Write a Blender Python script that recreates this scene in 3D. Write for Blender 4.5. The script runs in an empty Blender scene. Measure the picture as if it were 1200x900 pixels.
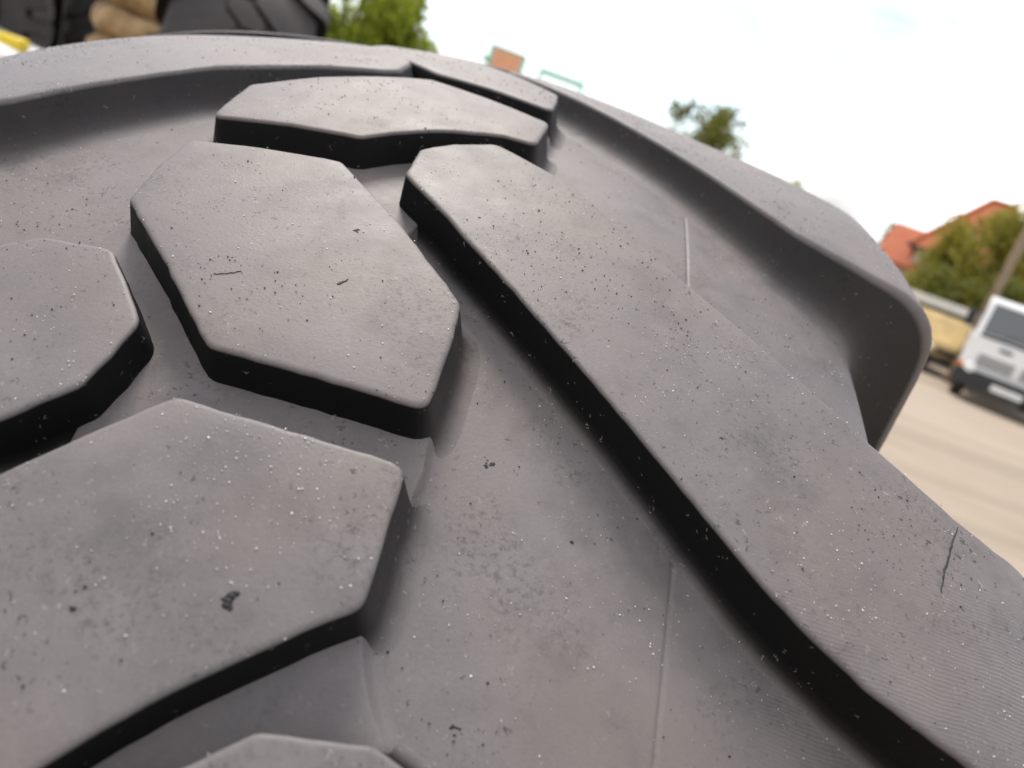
import bpy, bmesh, math, random
from mathutils import Vector, Matrix, noise
from mathutils.geometry import delaunay_2d_cdt
from math import sin, cos, pi, radians, sqrt, atan2, degrees

random.seed(7)
SC = bpy.context.scene
COL = SC.collection

# ------------------------------------------------------------------ camera
CAM_H = 1.25          # refined below so that the leaning tyre stands on the ground
PITCH, ROLL = radians(15.4), radians(20.0)
F_PX = 902.77 / 1200.0
def basis(yaw, pitch, roll):
    f = Vector((sin(yaw) * cos(pitch), cos(yaw) * cos(pitch), -sin(pitch)))
    r = Vector((cos(yaw), -sin(yaw), 0.0))
    u = r.cross(f)
    return (r * cos(roll) + u * sin(roll), u * cos(roll) - r * sin(roll), f)
def mat_cols(a, b, c):
    return Matrix((a, b, c)).transposed()
CR, CU, CF = basis(0.0, PITCH, ROLL)
# pose of the camera relative to the tread of the near tyre (tyre frame: axle = X)
FR, FU, FF = basis(-0.0292916, 0.1887899, 0.2473692)
CAM_IN_TYRE = Vector((0.07528053, -0.59458568, 0.57939194))
TYRE_ROT = mat_cols(CR, CU, CF) @ mat_cols(FR, FU, FF).transposed()

R0 = 0.68
axle = TYRE_ROT @ Vector((1, 0, 0))
low = R0 * sqrt(1 - axle.z ** 2) * 0.985 + 0.13 * abs(axle.z)     # lowest point of the leaning tread below its centre
TYRE_C = Vector((0, 0, low))
CAM_POS = TYRE_C + TYRE_ROT @ CAM_IN_TYRE
SHIFT = Vector((-CAM_POS.x, -CAM_POS.y, 0))                        # the camera stands over the world origin
TYRE_C += SHIFT
CAM_POS += SHIFT
CAM_H = CAM_POS.z

cam_data = bpy.data.cameras.new("camera")
cam = bpy.data.objects.new("camera", cam_data)
COL.objects.link(cam)
m = mat_cols(CR, CU, -CF).to_4x4()
m.translation = CAM_POS
cam.matrix_world = m
cam_data.sensor_width = 36.0
cam_data.lens = 36.0 * F_PX
cam_data.clip_start = 0.01
cam_data.clip_end = 3000.0
cam_data.dof.use_dof = True
cam_data.dof.focus_distance = 0.215
cam_data.dof.aperture_fstop = 12.0
SC.camera = cam

# ------------------------------------------------------------------ sky, sun, exposure
SUN_EL, SUN_AZ = radians(56), radians(-28)      # azimuth from +Y towards +X: ahead of the camera, a little to the left
w = bpy.data.worlds.new("World")
SC.world = w
w.use_nodes = True
nt = w.node_tree
nt.nodes.clear()
out = nt.nodes.new("ShaderNodeOutputWorld")
sky = nt.nodes.new("ShaderNodeTexSky")
sky.sky_type = 'NISHITA'
sky.sun_disc = False
sky.sun_elevation = SUN_EL
sky.sun_rotation = SUN_AZ
sky.dust_density = 2.0
bg = nt.nodes.new("ShaderNodeBackground")
bg.inputs[1].default_value = 0.10
nt.links.new(sky.outputs[0], bg.inputs[0])
cl = nt.nodes.new("ShaderNodeBackground")
cl.inputs[0].default_value = (1.0, 0.985, 0.97, 1)
cl.inputs[1].default_value = 0.76
tc = nt.nodes.new("ShaderNodeTexCoord")
mp = nt.nodes.new("ShaderNodeMapping")
mp.inputs['Scale'].default_value = (1.0, 1.0, 2.2)
mp.inputs['Location'].default_value = (3.1, 0.4, 0.2)
nz = nt.nodes.new("ShaderNodeTexNoise")
nz.inputs['Scale'].default_value = 1.9
nz.inputs['Detail'].default_value = 7
nz.inputs['Roughness'].default_value = 0.55
rp = nt.nodes.new("ShaderNodeValToRGB")
rp.color_ramp.elements[0].position = 0.40
rp.color_ramp.elements[1].position = 0.56
mx = nt.nodes.new("ShaderNodeMixShader")
nt.links.new(tc.outputs['Generated'], mp.inputs[0])
nt.links.new(mp.outputs[0], nz.inputs['Vector'])
nt.links.new(nz.outputs[0], rp.inputs[0])
nt.links.new(rp.outputs[0], mx.inputs[0])
nt.links.new(bg.outputs[0], mx.inputs[1])
nt.links.new(cl.outputs[0], mx.inputs[2])
nz2 = nt.nodes.new("ShaderNodeTexNoise")            # thicker, greyer cloud bellies
nz2.inputs['Scale'].default_value = 3.2
nz2.inputs['Detail'].default_value = 4
mp2 = nt.nodes.new("ShaderNodeMapping")
mp2.inputs['Scale'].default_value = (1.0, 1.0, 2.6)
mp2.inputs['Location'].default_value = (0.7, 5.3, 1.9)
nt.links.new(tc.outputs['Generated'], mp2.inputs[0])
nt.links.new(mp2.outputs[0], nz2.inputs['Vector'])
rp2 = nt.nodes.new("ShaderNodeMapRange")
rp2.inputs['From Min'].default_value = 0.44
rp2.inputs['From Max'].default_value = 0.62
rp2.inputs['To Min'].default_value = 0.86
rp2.inputs['To Max'].default_value = 0.30
nt.links.new(nz2.outputs[0], rp2.inputs['Value'])
nt.links.new(rp2.outputs[0], cl.inputs[1])
nt.links.new(mx.outputs[0], out.inputs[0])

sun_d = bpy.data.lights.new("sun", 'SUN')
sun_d.energy = 1.5
sun_d.angle = radians(18)
sun_d.color = (1.0, 0.95, 0.88)
sun = bpy.data.objects.new("sun", sun_d)
COL.objects.link(sun)
sdir = Vector((sin(SUN_AZ) * cos(SUN_EL), cos(SUN_AZ) * cos(SUN_EL), sin(SUN_EL)))
sun.rotation_euler = sdir.to_track_quat('Z', 'Y').to_euler()
sun.location = (0, 0, 30)

SC.view_settings.view_transform = 'Standard'
SC.view_settings.look = 'None'
SC.view_settings.exposure = 1.25
SC.view_settings.gamma = 1.0
SC.render.engine = 'CYCLES'
SC.cycles.use_denoising = True
SC.cycles.max_bounces = 4
SC.cycles.diffuse_bounces = 3
SC.cycles.glossy_bounces = 2

# ------------------------------------------------------------------ helpers
def tag(o, label=None, cat=None, group=None, kind=None):
    if label: o['label'] = label
    if cat: o['category'] = cat
    if group: o['group'] = group
    if kind: o['kind'] = kind
    return o
def empty(name, loc=(0, 0, 0), rz=0.0, label=None, cat=None, group=None):
    o = bpy.data.objects.new(name, None)
    o.empty_display_size = 0.2
    COL.objects.link(o)
    o.location = loc
    o.rotation_euler = (0, 0, rz)
    return tag(o, label, cat, group)
def mesh_obj(name, me, mat, parent=None):
    o = bpy.data.objects.new(name, me)
    COL.objects.link(o)
    if mat is not None and len(me.materials) == 0:
        me.materials.append(mat)
    if parent is not None:
        o.parent = parent
    return o
class MB:
    """collects shapes and links them as one mesh object"""
    def __init__(s): s.bm = bmesh.new()
    def box(s, c, d, rot=None, bev=0.0):
        M = Matrix.Translation(c)
        if rot is not None: M = M @ rot.to_4x4()
        r = bmesh.ops.create_cube(s.bm, size=1.0, matrix=M @ Matrix.Diagonal((d[0], d[1], d[2], 1)))
        if bev > 0:
            es = {e for v in r['verts'] for e in v.link_edges}
            bmesh.ops.bevel(s.bm, geom=list(es), offset=bev, segments=2, affect='EDGES', profile=0.6)
        return s
    def cyl(s, a, b, r1, r2=None, n=16, caps=True):
        a, b = Vector(a), Vector(b)
        if r2 is None: r2 = r1
        q = (b - a).to_track_quat('Z', 'Y').to_matrix().to_4x4()
        bmesh.ops.create_cone(s.bm, cap_ends=caps, segments=n, radius1=r1, radius2=r2, depth=(b - a).length,
                              matrix=Matrix.Translation((a + b) / 2) @ q)
        return s
    def prism(s, pts, axis, a, b):
        """extrude a 2D outline along X ('x': pts are (y,z)) or Y ('y': pts are (x,z))"""
        def P(p, t): return (t, p[0], p[1]) if axis == 'x' else (p[0], t, p[1])
        v0 = [s.bm.verts.new(P(p, a)) for p in pts]
        v1 = [s.bm.verts.new(P(p, b)) for p in pts]
        n = len(pts)
        fs = [s.bm.faces.new(v0), s.bm.faces.new(v1[::-1])]
        for i in range(n):
            fs.append(s.bm.faces.new((v0[i], v1[i], v1[(i + 1) % n], v0[(i + 1) % n])))
        return fs
    def quad(s, *p):
        return s.bm.faces.new([s.bm.verts.new(x) for x in p])
    def lathe(s, prof, n=32, axis='x', c=(0, 0, 0)):
        rings = []
        for (h, r) in prof:
            ring = []
            for i in range(n):
                a = 2 * pi * i / n
                p = (h, r * cos(a), r * sin(a)) if axis == 'x' else (r * cos(a), r * sin(a), h)
                ring.append(s.bm.verts.new(Vector(p) + Vector(c)))
            rings.append(ring)
        for A, B in zip(rings[:-1], rings[1:]):
            for i in range(n):
                s.bm.faces.new((A[i], A[(i + 1) % n], B[(i + 1) % n], B[i]))
        return s
    def build(s, name, mat, parent=None, smooth=False, bev=0.0):
        if bev > 0:
            bmesh.ops.bevel(s.bm, geom=[e for e in s.bm.edges if len(e.link_faces) == 2 and e.calc_face_angle(0) > 0.5],
                            offset=bev, segments=2, affect='EDGES', profile=0.6)
        bmesh.ops.recalc_face_normals(s.bm, faces=s.bm.faces)
        me = bpy.data.meshes.new(name)
        s.bm.to_mesh(me); s.bm.free()
        if smooth:
            for p in me.polygons: p.use_smooth = True
        return mesh_obj(name, me, mat, parent)
def copy_tree(o, parent=None):
    c = o.copy()
    COL.objects.link(c)
    c.parent = parent
    for ch in o.children:
        copy_tree(ch, c)
    return c

class Mat:
    """small wrapper around a principled node tree"""
    def __init__(s, name, col=(0.5, 0.5, 0.5), rough=0.6, metal=0.0, spec=0.5):
        s.m = bpy.data.materials.new(name); s.m.use_nodes = True
        s.t = s.m.node_tree; s.b = s.t.nodes['Principled BSDF']
        s.b.inputs['Base Color'].default_value = (*col, 1)
        s.b.inputs['Roughness'].default_value = rough
        s.b.inputs['Metallic'].default_value = metal
        s.b.inputs['Specular IOR Level'].default_value = spec
    def n(s, t, **kw):
        x = s.t.nodes.new(t)
        for k, v in kw.items():
            if k in x.inputs: x.inputs[k].default_value = v
            else: setattr(x, k, v)
        return x
    def l(s, a, b): s.t.links.new(a, b)
    def math(s, op, a, b=None, c=None):
        x = s.n('ShaderNodeMath', operation=op)
        for i, v in enumerate((a, b, c)):
            if v is None: continue
            if isinstance(v, (int, float)): x.inputs[i].default_value = v
            else: s.l(v, x.inputs[i])
        return x.outputs[0]
    def ramp(s, fac, stops):
        r = s.n('ShaderNodeValToRGB'); e = r.color_ramp.elements
        while len(e) < len(stops): e.new(0.5)
        for el, (p, c) in zip(e, stops):
            el.position = p
            el.color = (c, c, c, 1) if isinstance(c, (int, float)) else (*c, 1)
        s.l(fac, r.inputs[0]); return r.outputs[0]
    def mix(s, fac, a, b, blend='MIX'):
        x = s.n('ShaderNodeMix', data_type='RGBA', blend_type=blend)
        for i, v in ((0, fac), (6, a), (7, b)):
            if isinstance(v, (int, float)): x.inputs[i].default_value = v
            elif isinstance(v, tuple): x.inputs[i].default_value = (*v, 1)
            else: s.l(v, x.inputs[i])
        return x.outputs[2]
    def noise(s, vec, scale, detail=4, rough=0.55):
        x = s.n('ShaderNodeTexNoise'); x.inputs['Scale'].default_value = scale
        x.inputs['Detail'].default_value = detail; x.inputs['Roughness'].default_value = rough
        if vec is not None: s.l(vec, x.inputs['Vector'])
        return x.outputs[0]
    def bump(s, h, strength=0.3, dist=0.01, normal=None):
        x = s.n('ShaderNodeBump'); x.inputs['Strength'].default_value = strength; x.inputs['Distance'].default_value = dist
        s.l(h, x.inputs['Height'])
        if normal is not None: s.l(normal, x.inputs['Normal'])
        return x.outputs[0]
def simple(name, col, rough=0.6, metal=0.0, var=0.12, scale=6.0, spec=0.5, bump=0.0):
    """plain paint / plastic / metal with uneven tone"""
    M = Mat(name, col, rough, metal, spec)
    tc = M.n('ShaderNodeTexCoord').outputs['Object']
    nz = M.noise(tc, scale, 5)
    c = M.mix(M.ramp(nz, [(0.3, 0.0), (0.7, 1.0)]), tuple(v * (1 - var) for v in col), tuple(min(1, v * (1 + var)) for v in col))
    M.l(c, M.b.inputs['Base Color'])
    if bump > 0: M.l(M.bump(nz, bump, 0.02), M.b.inputs['Normal'])
    return M.m

# ------------------------------------------------------------------ materials
def rubber(name, keep=1.0):
    M = Mat(name, (0.04, 0.038, 0.037), 0.55, 0, 0.5)
    at = M.n('ShaderNodeAttribute', attribute_name='dust')           # dust film on worn faces; clean walls and fillets also carry painted shade
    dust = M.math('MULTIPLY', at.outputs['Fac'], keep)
    M.l(M.math('MULTIPLY_ADD', dust, 0.30, 0.12), M.b.inputs['Specular IOR Level'])
    tc = M.n('ShaderNodeTexCoord').outputs['Object']
    sx = M.n('ShaderNodeSeparateXYZ'); M.l(tc, sx.inputs[0])
    th = M.math('ARCTAN2', M.math('MULTIPLY', sx.outputs[1], -1.0), sx.outputs[2])
    s = M.math('MULTIPLY', th, 0.68)
    rad = M.math('SQRT', M.math('ADD', M.math('POWER', sx.outputs[1], 2.0), M.math('POWER', sx.outputs[2], 2.0)))
    cv = M.n('ShaderNodeCombineXYZ'); M.l(sx.outputs[0], cv.inputs[0]); M.l(s, cv.inputs[1]); M.l(rad, cv.inputs[2])
    off = M.n('ShaderNodeVectorMath', operation='MULTIPLY_ADD')
    off.inputs[0].default_value = (1, 1, 1); off.inputs[1].default_value = (0.31, 0.77, 0.13); M.l(cv.outputs[0], off.inputs[2])
    v = off.outputs[0]
    big = M.noise(v, 14, 3, 0.6)
    mid = M.noise(v, 70, 4, 0.65)
    fine = M.noise(v, 1100, 2, 0.6)
    # dust film on black rubber, uneven
    d = M.math('ADD', M.math('MULTIPLY', M.ramp(big, [(0.3, 0.0), (0.72, 1.0)]), 0.5), M.math('MULTIPLY', M.ramp(mid, [(0.32, 0.0), (0.7, 1.0)]), 0.35))
    d = M.math('ADD', d, M.math('MULTIPLY', M.ramp(fine, [(0.3, 0.0), (0.75, 1.0)]), 0.22))
    dusty = M.mix(d, tuple(0.105 * k for k in (1.05, 0.93, 0.93)), tuple(0.185 * k for k in (1.06, 0.93, 0.91)))
    warm = M.ramp(M.noise(v, 9, 3, 0.6), [(0.45, 0.0), (0.7, 0.6)])
    dusty = M.mix(warm, dusty, (0.185, 0.150, 0.126))
    smear = M.ramp(M.noise(v, 38, 3, 0.7), [(0.52, 0.0), (0.68, 0.4)])
    dusty = M.mix(smear, dusty, (0.085, 0.076, 0.074))
    mot = M.math('MULTIPLY', M.ramp(M.noise(v, 520, 3, 0.75), [(0.50, 0.0), (0.64, 1.0)]), M.ramp(M.noise(v, 30, 2, 0.6), [(0.50, 0.0), (0.68, 0.5)]))
    dusty = M.mix(mot, dusty, (0.040, 0.038, 0.037))
    col = M.mix(dust, (0.0065, 0.0064, 0.0064), dusty)  # walls deeper black than clean rubber: shade put into the colour
    # little black pits and crumbs, pale sand grains, in clumps
    clump = M.ramp(M.noise(v, 26, 2, 0.6), [(0.44, 0.0), (0.66, 1.0)])
    jit = M.n('ShaderNodeTexNoise'); jit.inputs['Scale'].default_value = 700; jit.inputs['Detail'].default_value = 1; M.l(v, jit.inputs['Vector'])
    jv = M.n('ShaderNodeVectorMath', operation='MULTIPLY_ADD'); M.l(jit.outputs['Color'], jv.inputs[0]); jv.inputs[1].default_value = (0.004, 0.004, 0.004); M.l(v, jv.inputs[2])
    def dots(scale, r0, r1, keep):
        vo = M.n('ShaderNodeTexVoronoi'); vo.inputs['Scale'].default_value = scale; M.l(jv.outputs[0], vo.inputs['Vector'])
        rad_ = M.ramp(vo.outputs['Distance'], [(r0, 1.0), (r1, 0.0)])
        cs = M.n('ShaderNodeSeparateColor'); M.l(vo.outputs['Color'], cs.inputs[0])
        return M.math('MULTIPLY', rad_, M.math('GREATER_THAN', cs.outputs[0], keep)), cs.outputs[1]
    b1, _ = dots(520, 0.18, 0.36, 0.70)
    b2, _ = dots(260, 0.09, 0.17, 0.86)
    w1, _ = dots(480, 0.14, 0.24, 0.86)
    dark = M.math('MULTIPLY', M.math('MAXIMUM', M.math('MULTIPLY', b1, clump), M.math('MULTIPLY', b2, 0.8)), M.math('MULTIPLY', dust, 0.75))
    col = M.mix(dark, col, (0.012, 0.012, 0.012))
    lite = M.math('MULTIPLY', M.math('MULTIPLY', w1, M.math('ADD', M.math('MULTIPLY', clump, 0.5), 0.35)), 0.55)
    col = M.mix(lite, col, (0.42, 0.37, 0.32))
    M.l(col, M.b.inputs['Base Color'])
    ro = M.math('ADD', M.math('MULTIPLY', M.ramp(mid, [(0.3, 0.0), (0.7, 1.0)]), 0.12), M.math('MULTIPLY_ADD', dust, -0.15, 0.68))
    M.l(ro, M.b.inputs['Roughness'])
    # relief: skin grain, worn ripples on the shoulder part of the lugs, gentle unevenness
    wv = M.n('ShaderNodeTexWave', wave_type='BANDS', bands_direction='Y', wave_profile='SIN')
    wv.inputs['Scale'].default_value = 290; wv.inputs['Distortion'].default_value = 9.0
    wv.inputs['Detail'].default_value = 2; wv.inputs['Detail Scale'].default_value = 0.22
    M.l(v, wv.inputs['Vector'])
    msk = M.ramp(M.math('ABSOLUTE', sx.outputs[0]), [(0.13, 0.0), (0.18, 1.0)])
    msk = M.math('MULTIPLY', msk, M.ramp(th, [(0.645, 0.0), (0.70, 1.0)]))
    msk = M.math('MULTIPLY', msk, M.ramp(big, [(0.36, 0.2), (0.60, 1.0)]))
    n1 = M.bump(fine, 0.16, 0.0005)
    n2 = M.bump(M.math('MULTIPLY', wv.outputs['Fac'], msk), 0.30, 0.0004, n1)
    n3 = M.bump(mid, 0.07, 0.0016, n2)
    M.l(n3, M.b.inputs['Normal'])
    return M.m
MAT_RUB = rubber('dusty_rubber', 1.0)
MAT_BLACKRUB = rubber('shade_black_rubber', 0.05)  # black tone stands in for deep shade between the yard tyres
MAT_GREYRUB = rubber('less_dusty_rubber', 0.32)
MAT_CRUMB = simple('rubber_crumb', (0.012, 0.012, 0.012), 0.7)
MAT_SAND = simple('sand_grain', (0.78, 0.73, 0.68), 0.5, var=0.25, scale=400)
MAT_ORANGE_GRIT = simple('brick_grit', (0.50, 0.20, 0.09), 0.7)

# ------------------------------------------------------------------ ground
def ground_material():
    M = Mat('packed_sand', (0.36, 0.29, 0.22), 0.9)
    tc = M.n('ShaderNodeTexCoord').outputs['Object']
    a = M.noise(tc, 0.22, 6, 0.6); b = M.noise(tc, 2.2, 6, 0.6); c = M.noise(tc, 40, 4, 0.6)
    mpn = M.n('ShaderNodeMapping'); mpn.inputs['Rotation'].default_value = (0, 0, radians(-62)); mpn.inputs['Scale'].default_value = (0.09, 1.1, 1)
    M.l(tc, mpn.inputs[0])
    tr = M.noise(mpn.outputs[0], 1.0, 4, 0.55)
    col = M.mix(M.ramp(a, [(0.3, 0.0), (0.7, 1.0)]), (0.27, 0.215, 0.16), (0.36, 0.29, 0.215))
    col = M.mix(M.ramp(b, [(0.3, 0.0), (0.75, 0.5)]), col, (0.36, 0.295, 0.225))
    col = M.mix(M.ramp(tr, [(0.46, 0.0), (0.62, 0.7)]), col, (0.20, 0.155, 0.115))
    col = M.mix(M.ramp(c, [(0.52, 0.0), (0.7, 0.35)]), col, (0.24, 0.20, 0.16))
    M.l(col, M.b.inputs['Base Color'])
    M.l(M.bump(M.math('ADD', M.math('MULTIPLY', b, 1.0), M.math('MULTIPLY', c, 0.3)), 0.5, 0.03), M.b.inputs['Normal'])
    return M.m
gb = MB()
N = 48
gv = {}
for i in range(N + 1):
    for j in range(N + 1):
        t = lambda k: math.copysign(abs((k / N - 0.5) * 2) ** 2.6, k - N / 2) * 900
        x, y = t(i), t(j)
        d = math.hypot(x, y)
        z = 0.0 if d < 6 else 0.05 * noise.noise(Vector((x * 0.07, y * 0.07, 0.3))) * min(1, (d - 6) / 12)
        gv[i, j] = gb.bm.verts.new((x, y, z))
for i in range(N):
    for j in range(N):
        gb.bm.faces.new((gv[i, j], gv[i + 1, j], gv[i + 1, j + 1], gv[i, j + 1]))
tag(gb.build('ground', ground_material(), smooth=True), kind='structure')

# ------------------------------------------------------------------ the tyre
KX, K4, K3 = 1.8175457, -0.2451343, -0.6769088
def sstep(a, b, x):
    t = max(0.0, min(1.0, (x - a) / (b - a))); return t * t * (3 - 2 * t)
def RX(x):
    return (R0 - KX * x * x / 2 - K4 * (x / .2) ** 4 * .01 - K3 * (x / .2) ** 3 * .01
            + 0.0035 * sstep(.11, .205, x) + 0.0062 * sstep(.05, .17, -x))
def lerp(a, b, t): return a + (b - a) * t
def interp(tab, u):
    if u <= tab[0][0]: return tab[0][1:]
    for p, q in zip(tab[:-1], tab[1:]):
        if u <= q[0]:
            t = (u - p[0]) / (q[0] - p[0])
            return tuple(lerp(a, b, t) for a, b in zip(p[1:], q[1:]))
    return tab[-1][1:]
def smooth_tab(tab, n=6):
    """Catmull-Rom refinement of (u, x, r) rows"""
    o = []
    for i in range(len(tab) - 1):
        p0, p1, p2, p3 = tab[max(i - 1, 0)], tab[i], tab[i + 1], tab[min(i + 2, len(tab) - 1)]
        for k in range(n):
            t = k / n
            o.append(tuple(0.5 * (2 * b + (c - a) * t + (2 * a - 5 * b + 4 * c - d) * t * t + (3 * b - a - 3 * c + d) * t ** 3)
                           for a, b, c, d in zip(p0, p1, p2, p3)))
    o.append(tab[-1]); return o
T_TAB = smooth_tab([(.190, .190, RX(.190)), (.198, .198, RX(.198)), (.205, .205, RX(.205)), (.213, .2128, .6530), (.222, .2208, .6482), (.232, .2276, .6400), (.245, .2312, .6280), (.27, .2330, .601),
                    (.30, .2345, .571), (.34, .2345, .531), (.38, .2290, .480)])
F_TAB = smooth_tab([(.158, .158, RX(.158) - .0203), (.165, .165, .6415), (.180, .1785, .6374), (.192, .1878, .6335), (.205, .1940, .6280), (.213, .1970, .6215), (.222, .1985, .6135), (.232, .1995, .6035), (.245, .2005, .5905), (.27, .2030, .567),
                    (.30, .2075, .537), (.34, .2140, .497), (.38, .2180, .458), (.42, .2170, .424), (.46, .209, .398), (.50, .196, .374), (.53, .184, .352)])
def floor_depth(x):
    a = abs(x)
    d = 0.0158 + 0.0042 * sstep(0.09, 0.165, a)
    d += 0.00045 * math.exp(-((a - 0.1208) / 0.0006) ** 2)            # mould line
    return d
def left_drop(u): return (RX(-min(u, .205)) - RX(min(u, .205))) * max(0.0, 1 - max(0, u - .205) / .25)
def top_pt(u):
    a = abs(u); sg = 1 if u >= 0 else -1
    if a <= .198: return u, RX(u)
    x, r = interp(T_TAB, a)
    if sg < 0: r += left_drop(a)
    return sg * x, r
def floor_pt(u):
    a = abs(u); sg = 1 if u >= 0 else -1
    if a <= .158: return u, RX(u) - floor_depth(u)
    x, r = interp(F_TAB, a)
    if sg < 0: r += left_drop(a)
    return sg * x, r
def pos(u, s, t):
    """point of the tread: u across, s along the circumference (metres at R0), t = 0 top .. 1 floor"""
    x0, r0 = top_pt(u); x1, r1 = floor_pt(u)
    x, r = lerp(x0, x1, t), lerp(r0, r1, t)
    th = s / R0
    return Vector((x, -r * sin(th), r * cos(th)))

def round_poly(P, rad, step):
    """round the corners of a closed 2D outline and resample it"""
    n = len(P); out = []
    for i in range(n):
        a, b, c = P[i - 1], P[i], P[(i + 1) % n]
        ab, cb = (a - b), (c - b)
        ang = ab.angle(cb, 0)
        if ang > radians(168): out.append(b); continue
        d = min(rad / math.tan(ang / 2), ab.length * 0.42, cb.length * 0.42)
        p, q = b + ab.normalized() * d, b + cb.normalized() * d
        for k in range(6):
            t = k / 5
            out.append((1 - t) ** 2 * p + 2 * t * (1 - t) * b + t * t * q)
    res = []; n = len(out)
    for i in range(n):
        a, b = out[i], out[(i + 1) % n]
        k = max(1, int((b - a).length / step))
        for j in range(k): res.append(a.lerp(b, j / k))
    cl = [res[0]]
    for p in res[1:]:
        if (p - cl[-1]).length > step * 0.25: cl.append(p)
    return cl
def normals(P):
    n = len(P); N = []
    for i in range(n):
        d = P[(i + 1) % n] - P[i - 1]
        N.append(Vector((d.y, -d.x)).normalized())
    for _ in range(2):
        N = [(N[i - 1] + N[i] * 2 + N[(i + 1) % n]).normalized() for i in range(n)]
    return N
DUST_SHADE = [1.0, 1.0, 1.0, 0.85, 0.0, 0.0, 0.0, 0.0, 0.05, 0.2, 0.6, 1.0]  # per ring: dust on top, shade painted into wall and fillet
def put_dust_shade(me, vals=None):
    at = me.attributes.new('dust', 'FLOAT', 'POINT')
    at.data.foreach_set('value', [1.0 if vals is None else vals.get(i, 1.0) for i in range(len(me.vertices))])
def lug_mesh(name, pts, rad=0.004, seed=0, soft_ends=False, flare=1.0, wall_dust_light=0.0, t0=0.0):
    P = [Vector((u / 1000, radians(t) * R0)) for u, t in pts]
    area = sum(P[i - 1].cross(P[i]) for i in range(len(P)))
    if area < 0: P = P[::-1]
    P = round_poly(P, rad, 0.0035)
    # slightly hand-worn edge
    Nn = normals(P)
    P = [p + n * (0.00035 * noise.noise(Vector((p.x * 260, p.y * 220, seed))) + 0.0002 * noise.noise(Vector((p.x * 40, p.y * 40, seed + 5)))) for p, n in zip(P, Nn)]
    Nn = normals(P)
    # (outward offset mm, depth fraction)
    prof = [(-1.6, 0.0), (-0.8, 0.007), (-0.35, 0.022), (-0.10, 0.048), (0.04, 0.085), (0.2, 0.17), (0.7, 0.42), (1.25, 0.70), (1.7 + flare * 0.1, 0.85), (2.1 + flare * 0.5, 0.935), (2.6 + flare * 1.4, 0.982), (3.4 + flare * 2.4, 1.006)]
    if t0 > 0:         # low tie bar: starts below the tread surface
        prof = [(o, lerp(t0, 1.0, t) if t < 1 else t) for o, t in prof]
    if flare > 2:      # bars with a long worn slope into the channel
        prof = [(-2.2, 0.0), (-1.1, 0.010), (-0.4, 0.035), (0.1, 0.075), (0.5, 0.13), (1.3, 0.25), (2.6, 0.43), (4.2, 0.60), (6.5, 0.75), (9.5, 0.87), (13.5, 0.955), (19.0, 1.015)]
    bm = bmesh.new()
    rings = []
    # the ends of the centre blocks run out into the side channels with a long soft slope
    wide = [1 + (0.45 * sstep(0.75, 0.97, nn.x * (1 if p.x > 0 else -1)) * sstep(0.038, 0.048, abs(p.x)) if soft_ends else 0) for p, nn in zip(P, Nn)]
    for _ in range(3): wide = [(wide[i - 1] + wide[i] * 2 + wide[(i + 1) % len(P)]) / 4 for i in range(len(P))]
    for k, (o, t) in enumerate(prof):
        rings.append([bm.verts.new(pos((p + n * o * (w_ if o > 0 else 1) / 1000).x, (p + n * o * (w_ if o > 0 else 1) / 1000).y, t)) for p, n, w_ in zip(P, Nn, wide)])
    n = len(P)
    for k, (A, B) in enumerate(zip(rings[:-1], rings[1:])):
        for i in range(n):
            f = bm.faces.new((A[i], A[(i + 1) % n], B[(i + 1) % n], B[i]))
            f.smooth = True
    # top: constrained triangulation with an inner grid so that it follows the crown
    inner = [p + nn * (prof[0][0] / 1000) for p, nn in zip(P, Nn)]
    us = [p.x for p in inner]; ss = [p.y for p in inner]
    grid = []
    st = 0.007
    def inside(q):
        c = False
        for i in range(n):
            a, b = inner[i - 1], inner[i]
            if (a.y > q.y) != (b.y > q.y) and q.x < (b.x - a.x) * (q.y - a.y) / (b.y - a.y) + a.x: c = not c
        return c
    x = min(us)
    while x < max(us):
        y = min(ss) + (0.5 * st if int((x - min(us)) / st) % 2 else 0)
        while y < max(ss):
            q = Vector((x, y))
            if inside(q) and min((q - b).length for b in inner[::2]) > st * 0.55: grid.append(q)
            y += st
        x += st
    vs, es, fs, ov, oe, of = delaunay_2d_cdt(inner + grid, [(i, (i + 1) % n) for i in range(n)], [list(range(n))], 1, 1e-7)
    vmap = []
    for q, orig in zip(vs, ov):
        o = [i for i in orig if i < n]
        vmap.append(rings[0][o[0]] if o else bm.verts.new(pos(q.x, q.y, t0)))
    for f in fs:
        try:
            nf = bm.faces.new([vmap[i] for i in f]); nf.smooth = True
        except ValueError: pass
    bmesh.ops.recalc_face_normals(bm, faces=bm.faces)
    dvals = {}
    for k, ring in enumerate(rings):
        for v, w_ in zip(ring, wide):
            d0 = DUST_SHADE[k] + (1 - DUST_SHADE[k]) * wall_dust_light
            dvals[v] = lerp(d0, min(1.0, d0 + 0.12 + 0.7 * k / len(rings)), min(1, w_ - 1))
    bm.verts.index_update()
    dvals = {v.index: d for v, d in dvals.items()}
    me = bpy.data.meshes.new(name)
    bm.to_mesh(me); bm.free()
    me.materials.append(MAT_RUB)
    put_dust_shade(me, dvals)
    return me

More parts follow.
